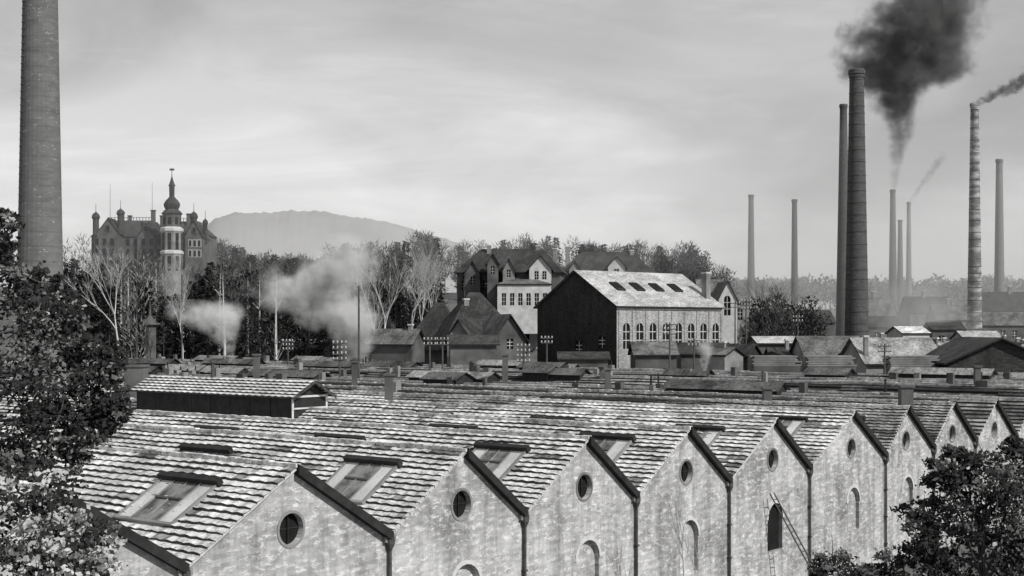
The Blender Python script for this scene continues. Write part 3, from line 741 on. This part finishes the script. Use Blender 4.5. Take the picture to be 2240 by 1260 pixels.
def rtree(name,spec,d0,trunk,per,ls,w,mis=[0,1,2]):
    mb=MB(); cl=[(P(u_,v_,d0+U(-1.5,1.5)),r_*d0/3000) for u_,v_,r_ in spec]
    leafclumps(mb,cl,per,ls,mis,w)
    tb=at(trunk,d0); top=sum((c for c,r in cl),Vector())/len(cl)
    limb(mb,tb,top,.2,.09,3,6,.02)
    for c,r in cl:
        limb(mb,tb+(top-tb)*U(.6,1),c,.06,.02,3,4,.06)
        for _ in range(5): limb(mb,c,c+rv()*r*1.45,.025,.01,3,3,.1)
    mb.obj(name,['leafd','leafm','leafl','bark'])
rtree('leafy_tree',[(2060,1035,45),(2110,1030,50),(2180,1050,70),(2240,1040,70),(2030,1120,60),(2110,1120,80),(2200,1130,90),(2270,1120,90),(2000,1190,60),(2090,1210,80),(2180,1220,90),(2260,1220,90),(2050,1270,70),(2085,995,25),(2225,985,30)],55,2170,56,.115,[.68,.25,.07])
rtree('shrub',[(1820,1225,40),(1850,1255,40),(1900,1262,40),(1950,1240,40),(1800,1260,30)],60,1870,36,.1,[.3,.4,.3])
# ------------------------------------------------------------------ poles
def tpole(u_,d,vt,vb,arms=3,w=1.6):
    c=at(u_,d); zt=zat(vt,d); z0=terrain(c.x,c.y); mb=MB()
    mb.tube((c.x,c.y,z0),(c.x,c.y,zt),.16,.1,7,0,True)
    for i in range(arms):
        z=zt-.35-i*.6; mb.box((c.x-w/2,c.y-.16,z),(w,0,0),(0,.1,0),(0,0,.12),0)
        for k in range(4):
            x=c.x-w/2+.12+k*(w-.24)/3; mb.tube((x,c.y-.11,z+.12),(x,c.y-.11,z+.36),.07,.09,6,1,True)
    mb.obj('telegraph_pole',['wood','plaster'])
for a_ in ((940,170,738,800,2),(1145,160,752,820,4),(785,150,625,850,0),(743,150,745,850,4),(968,175,738,800,2),(1518,170,740,800,2),(1632,215,655,740,3),(1608,218,660,740,2),(1465,175,705,790,3),(1196,180,735,790,2),(1935,160,752,800,2),(630,200,742,790,3),(1745,210,690,740,2),(398,220,600,700,0)):
    tpole(*a_)
mb=MB(); q0=F(3.95*W,0,-3.2); q1=F(3.75*W,6.2,-.4)
for o_ in (0,.45): mb.tube(q0+E*o_,q1+E*o_,.05,.04,5,0)
for i in range(1,18): p=q0+(q1-q0)*i/18; mb.tube(p,p+E*.45,.025,.025,4,0)
mb.obj('wooden_ladder',['wood'])
# ------------------------------------------------------------------ smoke (real volumes)
def plume(name,org,h,pathx,rad,rmax,pmax,dens,col,nscale=.35,dist=.8,thr=.4,fadet=.85,step=.8,soft=.6,aniso=0,fine=1.7):
    m=bpy.data.materials.new(name+'_vapour'); m.use_nodes=True; nt=m.node_tree; nt.nodes.clear()
    out=nt.nodes.new('ShaderNodeOutputMaterial'); pv=nt.nodes.new('ShaderNodeVolumePrincipled'); nt.links.new(pv.outputs[0],out.inputs['Volume'])
    pv.inputs['Color'].default_value=g(col); pv.inputs['Anisotropy'].default_value=aniso
    tc=nt.nodes.new('ShaderNodeTexCoord'); sp=nt.nodes.new('ShaderNodeSeparateXYZ'); nt.links.new(tc.outputs['Object'],sp.inputs[0])
    zn=mul(nt,sp.outputs[2],1/h)
    def curve(tab):
        c=nt.nodes.new('ShaderNodeFloatCurve'); cv=c.mapping.curves[0]
        cv.points[0].location=tab[0]; cv.points[1].location=tab[-1]
        for t in tab[1:-1]: cv.points.new(*t)
        c.mapping.update(); nt.links.new(zn,c.inputs['Value']); return c.outputs[0]
    lo=min(p[1] for p in pathx); hi=max(p[1] for p in pathx); span=max(1e-3,hi-lo)
    cx=curve([(p[0],(p[1]-lo)/span) for p in pathx]); cx=mul(nt,mul(nt,cx,span*pmax),lo*pmax,'ADD')
    rr_=mul(nt,curve(rad),rmax)
    n=nz(nt,tc.outputs['Object'],nscale,4,0,.65); sn=nt.nodes.new('ShaderNodeSeparateColor'); nt.links.new(n.outputs['Color'],sn.inputs[0])
    def off(ch): return mul(nt,mul(nt,mul(nt,sn.outputs[ch],.5,'SUBTRACT'),dist*4),rr_)
    dx=mul(nt,mul(nt,sp.outputs[0],cx,'SUBTRACT'),off(0),'ADD'); dy=mul(nt,sp.outputs[1],off(1),'ADD')
    dd=mul(nt,mul(nt,mul(nt,dx,dx),mul(nt,dy,dy),'ADD'),.5,'POWER')
    q=mul(nt,1.0,mul(nt,dd,rr_,'DIVIDE'),'SUBTRACT'); 
    mx=nt.nodes.new('ShaderNodeMapRange'); nt.links.new(q,mx.inputs[0]); mx.inputs[1].default_value=0; mx.inputs[2].default_value=soft; mx.interpolation_type='SMOOTHSTEP'
    n2=nz(nt,tc.outputs['Object'],nscale*fine,5,0,.7); m2=nt.nodes.new('ShaderNodeMapRange'); nt.links.new(n2.outputs[0],m2.inputs[0]); m2.inputs[1].default_value=thr; m2.inputs[2].default_value=thr+.25
    m3=nt.nodes.new('ShaderNodeMapRange'); nt.links.new(zn,m3.inputs[0]); m3.inputs[1].default_value=1; m3.inputs[2].default_value=fadet
    dn=mul(nt,mul(nt,mx.outputs[0],m2.outputs[0]),mul(nt,m3.outputs[0],dens)); nt.links.new(dn,pv.inputs['Density'])
    try: m.cycles.volume_step_rate=step
    except Exception: pass
    mb=MB(); x0=lo*pmax-rmax*1.4; x1=hi*pmax+rmax*1.4
    mb.box((x0,-rmax*1.3,0),(x1-x0,0,0),(0,2.6*rmax,0),(0,0,h),0)
    o=mb.obj(name,[m]); o.location=org
    return o
c,z1,rt=cE; sc=c.y/3000
hh=(415+60)*sc
plume('smoke_plume',(c.x,c.y,z1-.3),hh,[(0,0),(.18,.08),(.35,.13),(.45,.1),(.6,.26),(.75,.42),(.87,.66),(1,.95)],[(0,.07),(.15,.15),(.3,.3),(.42,.5),(.58,1),(.75,1),(.87,.8),(1,.72)],145*sc,120*sc,.36,.22,.07,.66,.36,.99,.5,.8,0,2.4)
c,z1,rt=cH; sc=c.y/3000
o=plume('smoke_plume',(c.x,c.y,z1-.3),170*sc,[(0,0),(1,.05)],[(0,.35),(.5,.6),(1,1)],28*sc,10*sc,1.2,.22,.45,.8,.36,.97)
o.rotation_euler=(0,math.radians(64),0)
c,z1,rt=cG; sc=c.y/3000
o=plume('smoke_plume',(c.x,c.y,z1-.3),140*sc,[(0,0),(1,.3)],[(0,.4),(.5,.7),(1,1)],14*sc,10*sc,.3,.5,.3,.5,.33,.8)
o.rotation_euler=(0,math.radians(35),0)
p=P(505,793,84); sc=p.y/3000
plume('steam_plume',(p.x,p.y,p.z),140*sc,[(0,0),(.2,-.05),(.4,-.25),(.7,-.6),(1,-1)],[(0,.1),(.2,.22),(.45,.6),(.75,1),(1,.9)],85*sc,75*sc,1.7,1.0,.45,.8,.38,.7,.6,.95,-.35,2.6)
p=P(780,850,215); sc=215/3000
plume('steam_plume',(p.x,p.y,p.z),345*sc,[(0,0),(.3,-.02),(.45,-.35),(.58,-.9),(.75,-.5),(.88,-.2),(1,-.25)],[(0,.25),(.25,.4),(.45,.85),(.6,1),(.78,.85),(.9,.65),(1,.45)],125*sc,110*sc,.62,1.0,.12,.75,.38,.8,.55,.95,-.35,2.8)
p=P(1540,812,135); sc=135/3000
plume('steam_plume',(p.x,p.y,p.z),70*sc,[(0,0),(1,.3)],[(0,.3),(1,1)],26*sc,20*sc,1.6,1.0,.9,.5,.36,.7,.8,.8,-.3)
p=P(2000,745,312); sc=.1
plume('smoke_haze',(p.x,p.y,p.z-6),200*sc,[(0,0),(.5,.1),(1,-.3)],[(0,1),(.4,.9),(1,.6)],160*sc,60*sc,.12,.8,.1,.5,.3,.5,1,.95)
m=bpy.data.materials.new('valley_haze_air'); m.use_nodes=True; nt=m.node_tree; nt.nodes.clear()
out=nt.nodes.new('ShaderNodeOutputMaterial'); pv=nt.nodes.new('ShaderNodeVolumeScatter'); nt.links.new(pv.outputs[0],out.inputs['Volume'])
pv.inputs['Color'].default_value=g(.97); pv.inputs['Density'].default_value=.0018; pv.inputs['Anisotropy'].default_value=0
try: m.cycles.homogeneous_volume=True
except Exception: pass
mb=MB(); mb.box((-1500,300,-3),(3000,0,0),(0,1900,0),(0,0,66),0); mb.obj('valley_haze',[m])
# ------------------------------------------------------------------ light & sky
sv=Vector((.59,-.48,.645)).normalized()
sd=bpy.data.lights.new('sun','SUN'); sd.energy=4.4; sd.angle=math.radians(.6); sd.color=(1,.99,.97)
so=bpy.data.objects.new('sun',sd); so.rotation_euler=(-sv).to_track_quat('-Z','Y').to_euler(); so.location=(60,-60,80); bpy.context.collection.objects.link(so)
w=bpy.data.worlds.new('World'); bpy.context.scene.world=w; w.use_nodes=True; nt=w.node_tree
bg=nt.nodes['Background']; sky=nt.nodes.new('ShaderNodeTexSky'); sky.sky_type='NISHITA'; sky.sun_disc=False
sky.sun_elevation=math.asin(sv.z); sky.sun_rotation=math.atan2(sv.x,sv.y)
bw=nt.nodes.new('ShaderNodeRGBToBW'); nt.links.new(sky.outputs[0],bw.inputs[0])
tc=nt.nodes.new('ShaderNodeTexCoord'); sp=nt.nodes.new('ShaderNodeSeparateXYZ'); nt.links.new(tc.outputs['Generated'],sp.inputs[0])
mp=nt.nodes.new('ShaderNodeMapping'); mp.inputs['Rotation'].default_value=(0,math.radians(-14),0); mp.inputs['Scale'].default_value=(2.0,1,4.6); mp.inputs['Location'].default_value=(.35,0,.1); nt.links.new(tc.outputs['Generated'],mp.inputs[0])
n1=nz(nt,mp.outputs[0],1.8,6,.5,.5); r1=ramp(nt,[(.3,.68),(.62,1.1)]); nt.links.new(n1.outputs[0],r1.inputs[0])
mp2=nt.nodes.new('ShaderNodeMapping'); mp2.inputs['Rotation'].default_value=(0,math.radians(33),0); mp2.inputs['Scale'].default_value=(2.0,1,10); nt.links.new(tc.outputs['Generated'],mp2.inputs[0])
n2=nz(nt,mp2.outputs[0],1.5,9,.5,.6); r2=ramp(nt,[(.45,.96),(.7,1.25)]); nt.links.new(n2.outputs[0],r2.inputs[0])
gr=nt.nodes.new('ShaderNodeMapRange'); nt.links.new(sp.outputs[2],gr.inputs[0]); gr.inputs[1].default_value=0.03; gr.inputs[2].default_value=.27; gr.inputs[3].default_value=8.4; gr.inputs[4].default_value=5.4
base=mixc(nt,.9,bw.outputs[0],gr.outputs[0])
c=mixc(nt,1.0,base,r1.outputs[0],'MULTIPLY'); c=mixc(nt,1.0,c,r2.outputs[0],'MULTIPLY')
nt.links.new(c,bg.inputs[0]); bg.inputs[1].default_value=.1
# ------------------------------------------------------------------ camera
cd=bpy.data.cameras.new('camera'); cd.sensor_width=36; cd.lens=36*FPX/2240; cd.shift_y=90/2240; cd.clip_end=20000; cd.clip_start=.5
co=bpy.data.objects.new('camera',cd); co.location=(0,0,H); co.rotation_euler=(math.pi/2,0,0); bpy.context.collection.objects.link(co)
bpy.context.scene.camera=co
vs=bpy.context.scene.view_settings; vs.view_transform='Standard'; vs.look='None'; vs.exposure=0
